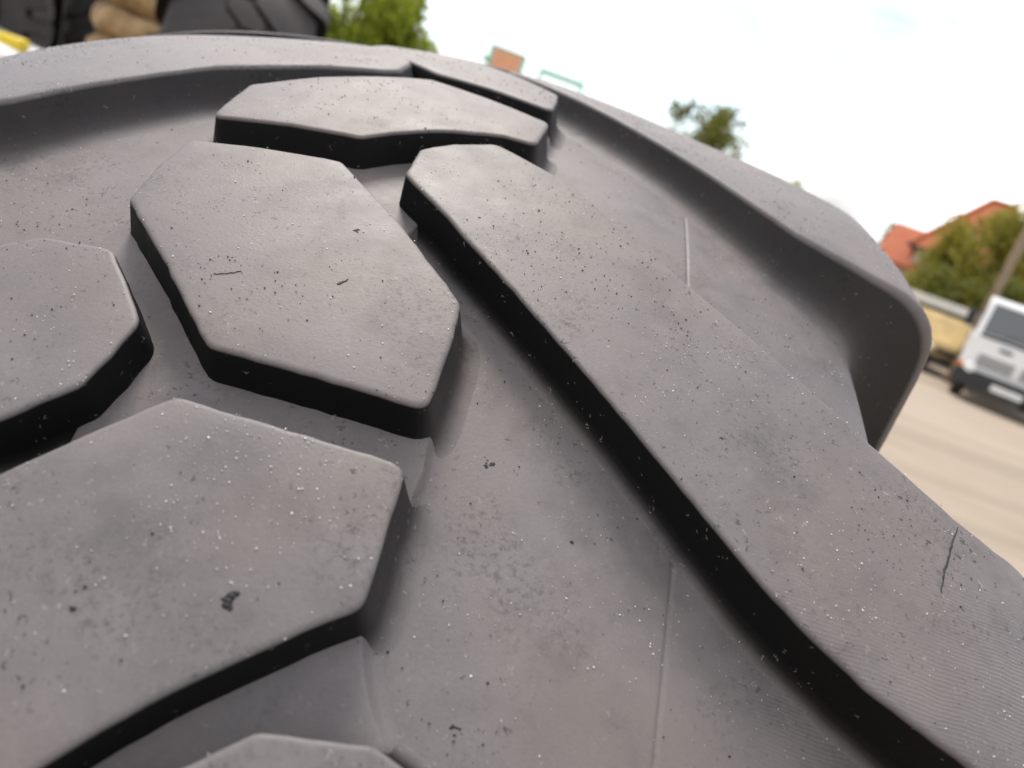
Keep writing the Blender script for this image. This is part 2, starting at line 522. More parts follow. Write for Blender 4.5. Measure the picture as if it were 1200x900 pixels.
# outlines: (mm across, degrees round the tyre)
A_LOW = [(17.0, 29.9), (32.7, 31.12), (44.5, 32.12), (56.3, 33.05), (68.3, 34.0), (89.4, 35.6), (103.7, 36.69), (120.1, 37.94), (138.2, 39.32), (150.2, 40.08), (163.4, 40.74), (180.7, 41.35), (190, 41.65), (200, 42.0), (225, 42.6), (270, 42.8), (345, 42.8)]
A_UP = [(345, 36.8), (270, 36.7), (225, 36.4), (208.5, 36.15), (196.5, 35.65), (173.0, 34.25), (152.3, 32.85), (117.6, 30.6), (97.8, 29.4), (76.0, 27.7), (64.7, 27.05), (39.5, 26.11), (25.1, 27.15), (16.6, 28.14)]
BAR_R = A_LOW + A_UP
B_UP = [(345, 16.4), (270, 16.2), (225, 15.8), (211, 15.3), (198, 14.6), (176, 13.2), (156, 12.2), (122, 11.0), (98, 10.2), (67, 8.8), (39, 7.9), (25, 9.1), (16.6, 10.1)]
B_LOW = [(u, t - 18) for u, t in A_LOW[:6]] + [(107, 18.85), (125.9, 20.25), (145.0, 21.95), (164.6, 23.6), (181.5, 24.2), (196, 24.6), (225, 25.0), (270, 25.1), (345, 25.1)]
BAR_R_FAR = B_LOW + B_UP
BAR_R_NEXT = [(u, t + 18.3) for u, t in A_LOW] + [(u, t + 18.3) for u, t in A_UP[:-6]] + [(98, 47.6), (80, 45.2), (70, 44.35), (63.8, 44.18), (42.9, 44.43), (34.1, 45.07), (21, 45.9)]
def mir(l, d=9.0): return [(-u, t + d) for u, t in l]
BAR_L = ([(-20.8, 37.72), (-21.5, 38.73), (-22.9, 39.55), (-33.6, 40.64)] + mir(A_LOW[3:]) + mir(A_UP[:-6]) + [(-98, 38.7), (-69.3, 36.35), (-61.1, 35.84), (-41.8, 35.81), (-29.8, 36.87)])
BL_LOW = [(-17.5, 20.7), (-22.5, 21.2), (-47.0, 22.3), (-80.4, 24.45), (-103.3, 27.2), (-124, 29.6), (-150, 31.2), (-180, 32.1), (-225, 32.8), (-270, 33.0), (-345, 33.0)]
BL_UP = [(-345, 26.0), (-270, 25.8), (-225, 25.4), (-205, 24.6), (-176, 22.6), (-150, 20.9), (-122, 19.2), (-98, 18.0), (-67, 16.0), (-41, 15.2), (-27, 16.6), (-18, 18.8)]
BAR_L_FAR = BL_LOW + BL_UP
B2 = [(-52.1, 30.62), (-31.1, 30.35), (-3.5, 30.11), (24.8, 32.37), (50.4, 34.64), (51.8, 36.08), (52.2, 37.96), (24.4, 37.96), (-2.5, 37.95), (-25.2, 35.98), (-50.1, 33.91), (-52.0, 32.31)]
B3 = [(-50.4, 43.9), (-25.7, 41.63), (-14.9, 40.54), (-2.1, 39.28), (24.7, 39.33), (52.2, 39.35), (52.9, 41.09), (53.6, 42.2), (47.3, 42.61), (37.6, 43.37), (26.1, 44.23), (18.2, 44.95), (11.4, 45.61), (0, 46.7), (-24.4, 46.9), (-52.2, 46.96), (-51.8, 45.3)]
B1 = [(-57.5, 25.9), (-39.6, 23.9), (-18.2, 22.2), (-1.8, 21.1), (26.5, 21.66), (54.0, 22.35), (52.9, 25.04), (39.8, 25.19), (19.3, 26.3), (4.2, 27.55), (-4.2, 28.4), (-28.4, 28.57), (-55.1, 28.91)]
PLATE = [(-52, 12.6), (-31, 12.35), (-3.5, 12.1), (24.8, 14.4), (51.0, 16.7), (52.2, 18.4), (52.4, 20.4), (23.0, 19.95), (-2.5, 19.8), (-25.2, 18.0), (-50.1, 15.9)]

TIE_A = [(-30, 37.0), (0, 36.6), (50.5, 36.9), (52.6, 37.6), (53.4, 38.2), (54.4, 38.75), (53.6, 39.6), (50, 40.6), (0, 41.0), (-24, 40.4)]
TIE_B = [(50, 41.2), (53.0, 41.9), (53.4, 42.35), (56.4, 43.0), (60.0, 43.5), (64.5, 44.0), (70, 45.6), (62, 47.0), (40, 48.5), (0, 48.6), (2, 45.2), (26, 42.9)]
def make_tyre(label, group):
    """returns the Empty at the base of the tyre; frame: X axle, Z up through the tyre"""
    root = bpy.data.objects.new('loader_tyre', None)
    COL.objects.link(root)
    tag(root, label, 'tyre', group)
    # carcass: floor of the tread, shoulders, sidewalls, beads and inner liner
    us = sorted({round(v, 5) for v in [0.006 * k for k in range(89)] + [0.051 + 0.0005 * k for k in range(12)] + [0.1190 + 0.0003 * k for k in range(13)] + [0.158 + 0.003 * k for k in range(30)]})
    prof = [floor_pt(u) for u in us]
    bead = [(.178, .343), (.168, .338), (.158, .340), (.154, .350), (.165, .372), (.185, .41), (.20, .45), (.206, .49), (.203, .54), (.19, .58), (.15, .61), (.08, .625), (0, .63)]
    right = prof + bead
    left = [floor_pt(-u) for u in us] + [(-x, r) for x, r in bead]
    full = right[::-1] + left[1:]
    full = full[:-1]
    b = MB()
    rings = []
    n = 240
    for (x, r) in full:
        rings.append([b.bm.verts.new((x, -r * sin(2 * pi * i / n), r * cos(2 * pi * i / n))) for i in range(n)])
    for k in range(len(rings)):
        A, Bq = rings[k], rings[(k + 1) % len(rings)]
        for i in range(n):
            b.bm.faces.new((A[i], A[(i + 1) % n], Bq[(i + 1) % n], Bq[i]))
    parts = [(b.build('carcass', MAT_RUB, root, smooth=True), 0.0)]
    put_dust_shade(parts[0][0].data)
    special = {('R', -1): (BAR_R_FAR, PLATE), ('L', -1): (BAR_L_FAR, B1), ('R', 1): (BAR_R_NEXT, [(u, t + 18.3) for u, t in B2])}
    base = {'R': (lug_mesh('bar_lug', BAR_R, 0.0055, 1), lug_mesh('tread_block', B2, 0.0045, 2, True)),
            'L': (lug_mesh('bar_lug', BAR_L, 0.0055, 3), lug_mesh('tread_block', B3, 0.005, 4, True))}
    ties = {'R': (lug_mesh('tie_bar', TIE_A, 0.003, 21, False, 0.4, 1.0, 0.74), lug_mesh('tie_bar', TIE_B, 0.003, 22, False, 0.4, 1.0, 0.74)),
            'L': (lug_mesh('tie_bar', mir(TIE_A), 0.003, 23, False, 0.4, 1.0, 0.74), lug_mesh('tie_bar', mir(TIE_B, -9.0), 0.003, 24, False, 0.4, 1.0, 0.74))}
    for side in ('R', 'L'):
        angs = [(k, 18.0 * k) for k in range(-2, 18)]
        if side == 'R': angs = [(k, a + (0.3 if k == 1 else 0)) for k, a in angs]
        else: angs = [(k, a + (0.5 if k == 1 else 0)) for k, a in angs]
        for k, a in angs:
            for tm in ties[side]: parts.append((mesh_obj('tie_bar', tm, None, root), radians(18.0 * k)))
            if (side, k) in special:
                ms = (lug_mesh('bar_lug', special[side, k][0], 0.0065, 11, False, 3.2 if k < 0 else 1.0, 0.22 if k < 0 else 0.0), lug_mesh('tread_block', special[side, k][1], 0.0045, 12, True, 1.0, 0.03)); a = 0.0  # far bar walls coloured paler, as if catching more light
            else: ms = base[side]
            parts.append((mesh_obj('bar_lug', ms[0], None, root), radians(a)))
            parts.append((mesh_obj('tread_block', ms[1], None, root), radians(a)))
    return root, parts

near, near_parts = make_tyre('large dusty black loader tyre filling the foreground', 'loader tyres in the yard')
# stand the tyre: the Empty sits under the tread, its Z through the tyre's centre
zl = (Vector((0, 0, 1)) - axle * axle.z).normalized()
yl = zl.cross(axle).normalized()
E_ROT = mat_cols(axle, yl, zl)
spin_m = E_ROT.transposed() @ TYRE_ROT           # rotation about X only
SPIN = atan2(spin_m[2][1], spin_m[1][1])
mm = E_ROT.to_4x4(); mm.translation = TYRE_C - zl * R0
near.matrix_world = mm
for o, a in near_parts:
    o.location = (0, 0, R0); o.rotation_euler = (a + SPIN, 0, 0)
def tyre_to_world(p): return TYRE_ROT @ p + TYRE_C

# ------------------------------------------------------------------ other tyres standing in the yard (copies, before the near one gets its marks)
def azel(az, el, d):
    """point at compass bearing az and elevation el (degrees) seen from where the photographer stands, d metres away"""
    a, e = radians(az), radians(el)
    return Vector((d * sin(a), d * cos(a), CAM_H + d * math.tan(e)))
def yard_tyre(az, d, yaw, scale, label, spin=0.0, lean=0.0, mat=MAT_GREYRUB):
    t = copy_tree(near)
    p = azel(az, 0, d)
    t.matrix_world = Matrix.Translation((p.x, p.y, 0.01)) @ Matrix.Rotation(radians(yaw), 4, 'Z') @ Matrix.Rotation(radians(lean), 4, 'Y') @ Matrix.Diagonal((scale, scale, scale, 1))
    for c in t.children: c.rotation_euler.x += radians(spin)
    t['label'] = label
    for c in t.children:
        c.material_slots[0].link = 'OBJECT'; c.material_slots[0].material = mat
    return t
yard_tyre(-24.9, 4.1, 25.0, 1.34, 'tall tyre with chunky tread standing beside the bright green tree', 5)
yard_tyre(-40.6, 9.4, 135.0, 1.36, 'dark grey tyre with its sidewall turned to us behind the white car')
yard_tyre(-33.6, 10.5, 45.0, 1.34, 'tyre coloured deep-shade black between the dark grey tyre and the tan sacks', 9, 0, MAT_BLACKRUB)

# ------------------------------------------------------------------ vehicles
M_WHITE = simple('white_paint', (0.82, 0.81, 0.79), 0.35, var=0.06, scale=2)
M_YEL = simple('dull_yellow_paint', (0.44, 0.31, 0.13), 0.8, var=0.2, scale=3)
M_BLACK = simple('black_plastic', (0.025, 0.025, 0.027), 0.6)
M_TYRE = simple('tyre_rubber', (0.022, 0.022, 0.022), 0.8)
M_STEEL = simple('galvanised_steel', (0.42, 0.43, 0.44), 0.45, 0.6)
M_DARK = simple('dark_grey_metal', (0.05, 0.05, 0.055), 0.6)
M_NAVY = simple('navy_sheet', (0.018, 0.024, 0.045), 0.6)
M_AMBER = simple('amber_lens', (0.75, 0.20, 0.02), 0.25)
M_LAMPY = simple('yellow_lens', (0.85, 0.62, 0.02), 0.25)
M_LENS = simple('headlight_glass', (0.80, 0.80, 0.78), 0.12)
M_PLATE = simple('number_plate', (0.75, 0.75, 0.73), 0.4)
M_RED = simple('red_lens', (0.5, 0.03, 0.02), 0.3)
def glass_mat():
    M = Mat('window_glass', (0.035, 0.045, 0.055), 0.06, 0, 0.8)
    return M.m
M_GLASS = glass_mat()
def wheel(parent, x, y, r, wd):
    t = MB().lathe([(-wd / 2, r * 0.6), (-wd / 2, r * 0.93), (-wd * 0.36, r), (wd * 0.36, r), (wd / 2, r * 0.93), (wd / 2, r * 0.6), (-wd / 2, r * 0.6)], 28, 'x').build('wheel', M_TYRE, parent, True)
    t.location = (x, y, r)
    MB().lathe([(-wd * 0.42, 0.0), (-wd * 0.42, r * 0.2), (-wd * 0.36, r * 0.25), (-wd * 0.3, r * 0.52), (-wd * 0.48, r * 0.6), (wd * 0.48, r * 0.6), (wd * 0.3, r * 0.52), (wd * 0.36, r * 0.25), (wd * 0.42, r * 0.2), (wd * 0.42, 0.0)], 24, 'x').build('rim', M_STEEL, t, True)
    return t
def small_truck():
    """cab-over light truck; front faces local -Y, origin under the front bumper"""
    t = empty('light_truck')
    W = 1.78
    prof = [(0.02, 0.52), (0.0, 0.70), (0.03, 1.16), (0.06, 1.24), (0.42, 1.86), (0.52, 1.93), (1.50, 1.96), (1.58, 1.90), (1.60, 0.52)]
    b = MB(); b.prism(prof, 'x', -W / 2, W / 2); b.build('cab', M_WHITE, t, bev=0.035)
    def face(y0, z0, y1, z1, t_): return [(y0 - t_, z0), (y1 - t_, z1), (y1 + 0.01, z1), (y0 + 0.01, z0)]
    b = MB(); b.prism(face(0.075, 1.27, 0.395, 1.82, 0.012), 'x', -W / 2 + 0.10, W / 2 - 0.10); ws = b.build('windscreen', M_GLASS, t)
    for sx in (-0.45, 0.25):
        MB().cyl((sx, 0.055, 1.275), (sx + 0.42, 0.16, 1.42), 0.008).build('wiper', M_BLACK, ws)
    b = MB(); b.box((0, 0.055, 1.225), (W - 0.2, 0.05, 0.05)); b.build('cowl', M_BLACK, t)
    gr = MB().box((0, 0.006, 0.80), (W - 0.42, 0.03, 0.26), bev=0.01).build('grille', M_WHITE, t)
    for k in range(4):
        for sx in (-1, 1):
            MB().box((sx * 0.36, -0.016, 0.715 + 0.056 * k), (0.60, 0.016, 0.024)).build('slot', M_BLACK, gr)
    for sx in (-1, 1):
        MB().box((sx * 0.30, -0.002, 1.075), (0.22, 0.02, 0.05), bev=0.008).build('air_vent', M_BLACK, t)
    bp = MB().box((0, -0.05, 0.44), (W + 0.06, 0.20, 0.30), bev=0.04).build('bumper', M_BLACK, t)
    MB().box((0, -0.153, 0.42), (0.52, 0.012, 0.115)).build('number_plate', M_PLATE, bp)
    for sx in (-1, 1):
        h = MB().lathe([(-0.08, 0.0), (-0.075, 0.06), (-0.05, 0.10), (0.0, 0.115), (0.06, 0.115)], 20, 'z').build('headlight', M_LENS, t, True)
        h.rotation_euler = (-pi / 2, 0, 0); h.location = (sx * 0.70, -0.075, 0.60); h.rotation_euler = (pi / 2 + pi, 0, 0)
        MB().box((sx * 0.865, -0.02, 0.60), (0.09, 0.12, 0.13), bev=0.015).build('indicator', M_AMBER, t)
        mi = MB().box((sx * 1.06, 0.20, 1.45), (0.16, 0.06, 0.30), bev=0.025).build('mirror', M_BLACK, t)
        MB().cyl((sx * 0.88, 0.26, 1.62), (sx * 1.04, 0.2, 1.60), 0.013).build('bracket', M_BLACK, mi)
        b = MB(); b.prism([(0.28, 1.27), (0.56, 1.80), (1.30, 1.82), (1.30, 1.27)], 'x', sx * (W / 2 - 0.01), sx * (W / 2 + 0.006)); b.build('side_window', M_GLASS, t)
        dr = MB().box((sx * (W / 2 + 0.004), 0.85, 0.92), (0.016, 1.0, 0.62), bev=0.006).build('door', M_WHITE, t)
        MB().box((sx * (W / 2 + 0.02), 1.20, 1.08), (0.02, 0.16, 0.035)).build('handle', M_BLACK, dr)
        wheel(t, sx * 0.72, 0.62, 0.34, 0.20)
        wheel(t, sx * 0.70, 3.35, 0.34, 0.30)
        MB().box((sx * 0.40, 2.9, 0.55), (0.08, 3.2, 0.14)).build('chassis_rail', M_DARK, t)
    MB().box((0, 3.1, 0.80), (1.86, 2.9, 0.10), bev=0.01).build('load_bed', M_STEEL, t)
    for sx in (-1, 1): MB().box((sx * 0.92, 3.1, 1.05), (0.03, 2.9, 0.38), bev=0.008).build('side_board', M_WHITE, t)
    MB().box((0, 4.54, 1.05), (1.82, 0.03, 0.38), bev=0.008).build('tail_board', M_WHITE, t)
    return t
def az_frame(az): return -radians(az)
tr = small_truck()
d = 16.3
fc = azel(30.75, 0, d)
tr.location = (fc.x, fc.y, 0.0); tr.rotation_euler = (0, 0, -radians(27.0))
tag(tr, 'white light truck with black bumper parked at the right edge', 'truck')

def van_profile(t, W, prof, mat):
    b = MB(); b.prism(prof, 'x', -W / 2, W / 2); return b.build('body', mat, t, bev=0.12, smooth=True)
def yellow_van():
    t = empty('yellow_van')
    W = 1.62
    van_profile(t, W, [(0.0, 0.40), (-0.02, 0.78), (0.10, 0.98), (0.55, 1.08), (0.98, 1.58), (1.25, 1.70), (3.7, 1.70), (3.9, 1.5), (3.95, 0.40)], M_YEL)
    b = MB(); b.prism([(0.60, 1.10), (0.98, 1.53), (1.00, 1.53), (0.64, 1.10)], 'x', -W / 2 + 0.14, W / 2 - 0.14); b.build('windscreen', M_GLASS, t)
    MB().box((0, -0.04, 0.46), (W + 0.02, 0.14, 0.16), bev=0.03).build('bumper', M_BLACK, t)
    MB().box((0, -0.01, 0.72), (0.8, 0.06, 0.14), bev=0.02).build('grille', M_BLACK, t)
    for sx in (-1, 1):
        h = MB().lathe([(-0.06, 0.0), (-0.05, 0.06), (0.0, 0.10), (0.05, 0.10)], 18, 'z').build('headlight', M_LENS, t, True)
        h.location = (sx * 0.58, -0.03, 0.74); h.rotation_euler = (-pi / 2, 0, 0)
        MB().box((sx * 0.74, 0.0, 0.76), (0.08, 0.10, 0.12), bev=0.02).build('indicator', M_AMBER, t)
        wheel(t, sx * 0.70, 0.72, 0.31, 0.19); wheel(t, sx * 0.70, 3.1, 0.31, 0.19)
        b = MB(); b.prism([(0.85, 1.13), (1.14, 1.52), (1.75, 1.52), (1.75, 1.13)], 'x', sx * (W / 2 - 0.04), sx * (W / 2 + 0.008)); b.build('side_window', M_GLASS, t)
        MB().box((sx * (W / 2 + 0.06), 0.85, 1.16), (0.12, 0.06, 0.14), bev=0.02).build('mirror', M_BLACK, t)
    return t
yv = yellow_van()
p = azel(27.0, 0, 19.6)
yv.scale = (0.86, 0.86, 0.78); yv.location = (p.x, p.y, 0); yv.rotation_euler = (0, 0, -radians(4.0))
tag(yv, 'dull yellow van parked between the white truck and the dark shed', 'van')

def white_car():
    t = empty('white_car')
    W = 1.66
    van_profile(t, W, [(0.0, 0.34), (-0.03, 0.62), (0.10, 0.76), (0.95, 0.90), (1.55, 1.36), (1.85, 1.43), (3.0, 1.42), (3.55, 0.98), (4.05, 0.92), (4.12, 0.34)], M_WHITE)
    b = MB(); b.prism([(1.06, 0.96), (1.54, 1.33), (1.57, 1.33), (1.10, 0.96)], 'x', -W / 2 + 0.16, W / 2 - 0.16); b.build('windscreen', M_GLASS, t)
    MB().box((0, -0.02, 0.44), (W, 0.16, 0.16), bev=0.04).build('bumper', M_BLACK, t)
    MB().box((0, -0.015, 0.64), (0.7, 0.05, 0.10), bev=0.02).build('grille', M_BLACK, t)
    for sx in (-1, 1):
        MB().box((sx * 0.60, -0.01, 0.66), (0.30, 0.10, 0.13), bev=0.03).build('headlight', M_LENS, t)
        MB().box((sx * 0.80, 0.06, 0.67), (0.07, 0.14, 0.10), bev=0.02).build('indicator', M_AMBER, t)
        wheel(t, sx * 0.72, 0.78, 0.29, 0.18); wheel(t, sx * 0.72, 3.25, 0.29, 0.18)
        b = MB(); b.prism([(1.22, 0.97), (1.64, 1.32), (2.95, 1.32), (3.35, 0.99)], 'x', sx * (W / 2 - 0.04), sx * (W / 2 + 0.008)); b.build('side_window', M_GLASS, t)
    bc = MB().box((0, 0, 0.055), (0.20, 0.24, 0.11), bev=0.03).build('lamp', M_LAMPY, t, True)
    return t, bc
wc, bc = white_car()
p = azel(-35.4, 0, 8.2)
wc.location = (p.x, p.y, 0); wc.rotation_euler = (0, 0, radians(110))
bc.location = (-0.10, 0.20, 0.755)
tag(wc, 'white car with a yellow lamp at the left edge behind the tyres', 'car')

# ------------------------------------------------------------------ sacks
def sack_mat():
    M = Mat('tan_sack', (0.45, 0.32, 0.18), 0.85)
    tc = M.n('ShaderNodeTexCoord').outputs['Object']
    a = M.noise(tc, 9, 5)
    M.l(M.mix(M.ramp(a, [(0.3, 0.0), (0.7, 1.0)]), (0.24, 0.15, 0.07), (0.46, 0.32, 0.17)), M.b.inputs['Base Color'])
    M.l(M.bump(a, 0.6, 0.05), M.b.inputs['Normal'])
    return M.m
M_SACK = sack_mat()
pc = azel(-30.6, 0, 7.6)
rnd = random.Random(3)
names = ['bottom', 'second', 'third', 'fourth', 'fifth', 'top']
for k in range(6):
    b = MB()
    r = bmesh.ops.create_icosphere(b.bm, subdivisions=4, radius=1.0)
    for v in r['verts']:
        c = v.co
        sq = lambda t, e: math.copysign(abs(t) ** e, t)
        c = Vector((sq(c.x, 0.55) * 0.36, sq(c.y, 0.55) * 0.36, sq(c.z, 0.75) * 0.155))
        nn = noise.noise(c * 4 + Vector((k * 9, 0, 0)))
        v.co = c * (1 + 0.12 * nn) + Vector((0, 0, 0.05 * noise.noise(Vector((c.x * 14, c.y * 5, k * 5))))) + Vector((0, 0, 0.02 * noise.noise(c * 22)))
    o = b.build('sack', M_SACK, None, True)
    o.location = (pc.x + rnd.uniform(-.05, .05), pc.y + rnd.uniform(-.05, .05), 0.15 + 0.275 * k)
    o.rotation_euler = (0, rnd.uniform(-.05, .05), radians(20 + rnd.uniform(-8, 8)))
    tag(o, 'tan sack, %s in the pile of six behind the tyres' % names[k], 'sack', 'pile of tan sacks')

# ------------------------------------------------------------------ shed, house, signs, pole
M_FASCIA = simple('white_fascia', (0.72, 0.69, 0.62), 0.7, var=0.1)
M_WALLP = simple('cream_render', (0.55, 0.48, 0.38), 0.9, var=0.12, scale=1.5)
def roof_mat():
    M = Mat('red_roof_tiles', (0.40, 0.10, 0.05), 0.75)
    tc = M.n('ShaderNodeTexCoord').outputs['Object']
    a = M.noise(tc, 0.8, 5); c = M.noise(tc, 9, 3)
    col = M.mix(M.ramp(a, [(0.3, 0.0), (0.7, 1.0)]), (0.36, 0.078, 0.022), (0.46, 0.125, 0.038))
    col = M.mix(M.ramp(c, [(0.4, 0.0), (0.7, 0.35)]), col, (0.22, 0.06, 0.035))
    M.l(col, M.b.inputs['Base Color'])
    return M.m
M_ROOF = roof_mat()
M_WOOD = simple('weathered_wood', (0.26, 0.19, 0.13), 0.85, var=0.25, scale=8)
M_GREEN = simple('green_steel', (0.16, 0.42, 0.26), 0.5)
M_SIGN = simple('orange_panel', (0.72, 0.36, 0.20), 0.5, var=0.1)

sh = empty('open_shed', label='low open shed with white roof edge behind the yellow van', cat='shed')
p = azel(27.5, 0, 24.5)
sh.location = (p.x, p.y, 0); sh.rotation_euler = (0, 0, -radians(22))
SW = 7.0
MB().box((0, 2.2, 0.72), (SW, 0.12, 1.44)).build('back_wall', M_NAVY, sh)
for sx in (-1, 1): MB().box((sx * (SW / 2 - 0.06), 1.1, 0.72), (0.12, 2.06, 1.44)).build('side_wall', M_NAVY, sh)
rf = MB().box((0, 1.1, 1.53), (SW + 0.4, 2.9, 0.12), Matrix.Rotation(radians(2), 3, 'X')).build('roof', M_NAVY, sh)
MB().box((0, -0.37, 1.56), (SW + 0.44, 0.05, 0.24), bev=0.01).build('fascia', M_FASCIA, rf)
for k in range(5): MB().box((-SW / 2 + 0.2 + k * (SW - 0.4) / 4, -0.15, 0.72), (0.10, 0.10, 1.44)).build('post', M_DARK, sh)
MB().box((-0.6, 1.3, 0.4), (3.2, 1.1, 0.8), bev=0.03).build('dark_bin', M_DARK, sh)

def gable_house():
    h = empty('red_roofed_house', label='house with red tiled roof and lower wing behind yellow green trees', cat='house')
    p = azel(25.2, 0, 46)
    h.location = (p.x, p.y, 0); h.rotation_euler = (0, 0, -radians(28))
    MB().box((0.3, 0, 1.9), (4.6, 6.4, 3.8)).build('wall', M_WALLP, h)
    b = MB()
    ex, ey, ez, pz = 2.7, 3.7, 3.9, 7.3
    c0 = [(0.3 - ex, -ey, ez), (0.3 + ex, -ey, ez), (0.3 + ex, ey, ez), (0.3 - ex, ey, ez)]
    r0, r1 = (-0.1, 0, pz), (0.9, 0, pz)
    vs = [b.bm.verts.new(v) for v in c0 + [r0, r1]]
    for f in ((0, 1, 5, 4), (2, 3, 4, 5), (3, 0, 4), (1, 2, 5), (3, 2, 1, 0)): b.bm.faces.new([vs[i] for i in f])
    mr = b.build('roof', M_ROOF, h)
    MB().box((0.3, -3.72, 3.88), (5.5, 0.10, 0.14)).build('gutter', M_DARK, mr)
    for k, (c, r) in enumerate(((c0[0], r0), (c0[1], r1), (c0[2], r1), (c0[3], r0), (r0, r1))):
        MB().cyl(Vector(c) + Vector((0, 0, 0.03)), Vector(r) + Vector((0, 0, 0.03)), 0.10, n=8).build('ridge', M_ROOF, mr)
    # lower wing to the left, ridge across
    MB().box((-2.75, -0.6, 1.5), (1.5, 5.0, 3.0)).build('wall', M_WALLP, h)
    b = MB()
    b.prism([(-3.5, 2.75), (-0.6, 4.75), (-0.6, 4.91), (-3.5, 2.91)], 'x', -3.7, -1.4)
    b.prism([(2.3, 2.75), (-0.59, 4.75), (-0.59, 4.91), (2.3, 2.91)], 'x', -3.7, -1.4)
    b.build('roof', M_ROOF, h)
    for x, y, z in ((-0.9, -3.22, 2.2), (0.4, -3.22, 2.2), (1.7, -3.22, 2.2), (-2.75, -3.12, 1.6)):
        wd = MB().box((x, y, z), (0.95, 0.06, 1.15)).build('window', M_GLASS, h)
        fr = MB()
        for dx in (-0.5, 0, 0.5): fr.box((x + dx, y - 0.03, z), (0.07, 0.06, 1.27))
        for dz in (-0.6, 0.6): fr.box((x, y - 0.034, z + dz), (1.07, 0.06, 0.07))
        fr.build('frame', M_FASCIA, wd)
    MB().box((1.6, 1.2, 6.2), (0.45, 0.45, 1.6), bev=0.02).build('chimney', M_ROOF, h)
    return h
gable_house()

pl = empty('wooden_pole', label='slim weathered wooden pole standing behind the white truck', cat='pole')
p = azel(27.6, 0, 19.0)
pl.location = (p.x, p.y, 0)
MB().cyl((0, 0, 0), (0, 0, 6.4), 0.10, 0.075, 14).build('shaft', M_WOOD, pl, True)
MB().box((0, 0, 6.0), (1.1, 0.09, 0.10), bev=0.01).build('cross_arm', M_WOOD, pl)
for x in (-0.45, 0, 0.45): MB().cyl((x, 0, 6.05), (x, 0, 6.2), 0.035, 0.025, 10).build('insulator', M_PLATE, pl)

sg = empty('orange_sign', label='orange sign panel with green frame standing tall behind the tyre', cat='sign')
p = azel(-8.0, 0, 26)
sg.location = (p.x, p.y, 0); sg.rotation_euler = (0, 0, radians(8))
pn = MB().box((0, 0, 3.80), (0.92, 0.05, 0.95), bev=0.02).build('panel', M_SIGN, sg)
for x in (-0.52, 0.52): MB().cyl((x, 0.02, 0), (x, 0.02, 4.32), 0.05, n=12).build('post', M_GREEN, sg)
MB().cyl((-0.52, 0.02, 4.30), (0.52, 0.02, 4.30), 0.04, n=10).build('top_rail', M_GREEN, sg)
MB().lathe([(4.3, 0.0), (4.31, 0.08), (4.38, 0.14), (4.45, 0.08), (4.47, 0.0)], 14, 'z', (-0.62, 0.02, -0.5)).build('ball_finial', M_GREEN, sg, True)

rk = empty('green_steel_rack', label='tall green steel rack with thin bars right of the orange sign', cat='rack')
p = azel(-4.0, 0, 27)
rk.location = (p.x, p.y, 0); rk.rotation_euler = (0, 0, radians(4))
for x in (-0.72, 0.72):
    for y in (-0.3, 0.3): MB().box((x, y, 2.1), (0.07, 0.07, 4.2)).build('post', M_GREEN, rk)
for z in (1.2, 2.6, 3.72, 4.22):
    for y in (-0.3, 0.3): MB().box((0, y + 0.002, z), (1.51, 0.05, 0.07)).build('rail', M_GREEN, rk)
for k in range(9): MB().box((-0.6 + 0.15 * k, 0.3, 3.97), (0.025, 0.025, 0.45)).build('bar', M_GREEN, rk)

# ------------------------------------------------------------------ trees
def leaf_mat(name, a, b, c):
    M = Mat(name, a, 0.6, 0, 0.3)
    oi = M.n('ShaderNodeTexCoord').outputs['Object']
    n1 = M.noise(oi, 1.3, 3); n2 = M.noise(oi, 11, 2)
    col = M.mix(M.ramp(n1, [(0.35, 0.0), (0.65, 1.0)]), a, b)
    col = M.mix(M.ramp(n2, [(0.45, 0.0), (0.65, 0.8)]), col, c)
    M.l(col, M.b.inputs['Base Color'])
    tr = M.n('ShaderNodeBsdfTranslucent'); M.l(col, tr.inputs[0])
    ms = M.n('ShaderNodeMixShader'); ms.inputs[0].default_value = 0.45
    M.l(M.b.outputs[0], ms.inputs[1]); M.l(tr.outputs[0], ms.inputs[2])
    o = M.t.nodes['Material Output']; M.l(ms.outputs[0], o.inputs[0])
    return M.m
L_BRIGHT = leaf_mat('bright_leaves', (0.28, 0.34, 0.03), (0.36, 0.40, 0.045), (0.17, 0.24, 0.02))
L_YEL = leaf_mat('yellowing_leaves', (0.31, 0.28, 0.045), (0.21, 0.22, 0.035), (0.37, 0.30, 0.05))
L_DARK = leaf_mat('dark_leaves', (0.045, 0.085, 0.02), (0.06, 0.10, 0.025), (0.03, 0.06, 0.018))
L_MID = leaf_mat('mid_leaves', (0.15, 0.17, 0.03), (0.22, 0.20, 0.035), (0.10, 0.13, 0.024))
M_BARK = simple('bark', (0.11, 0.08, 0.055), 0.9, var=0.3, scale=10)
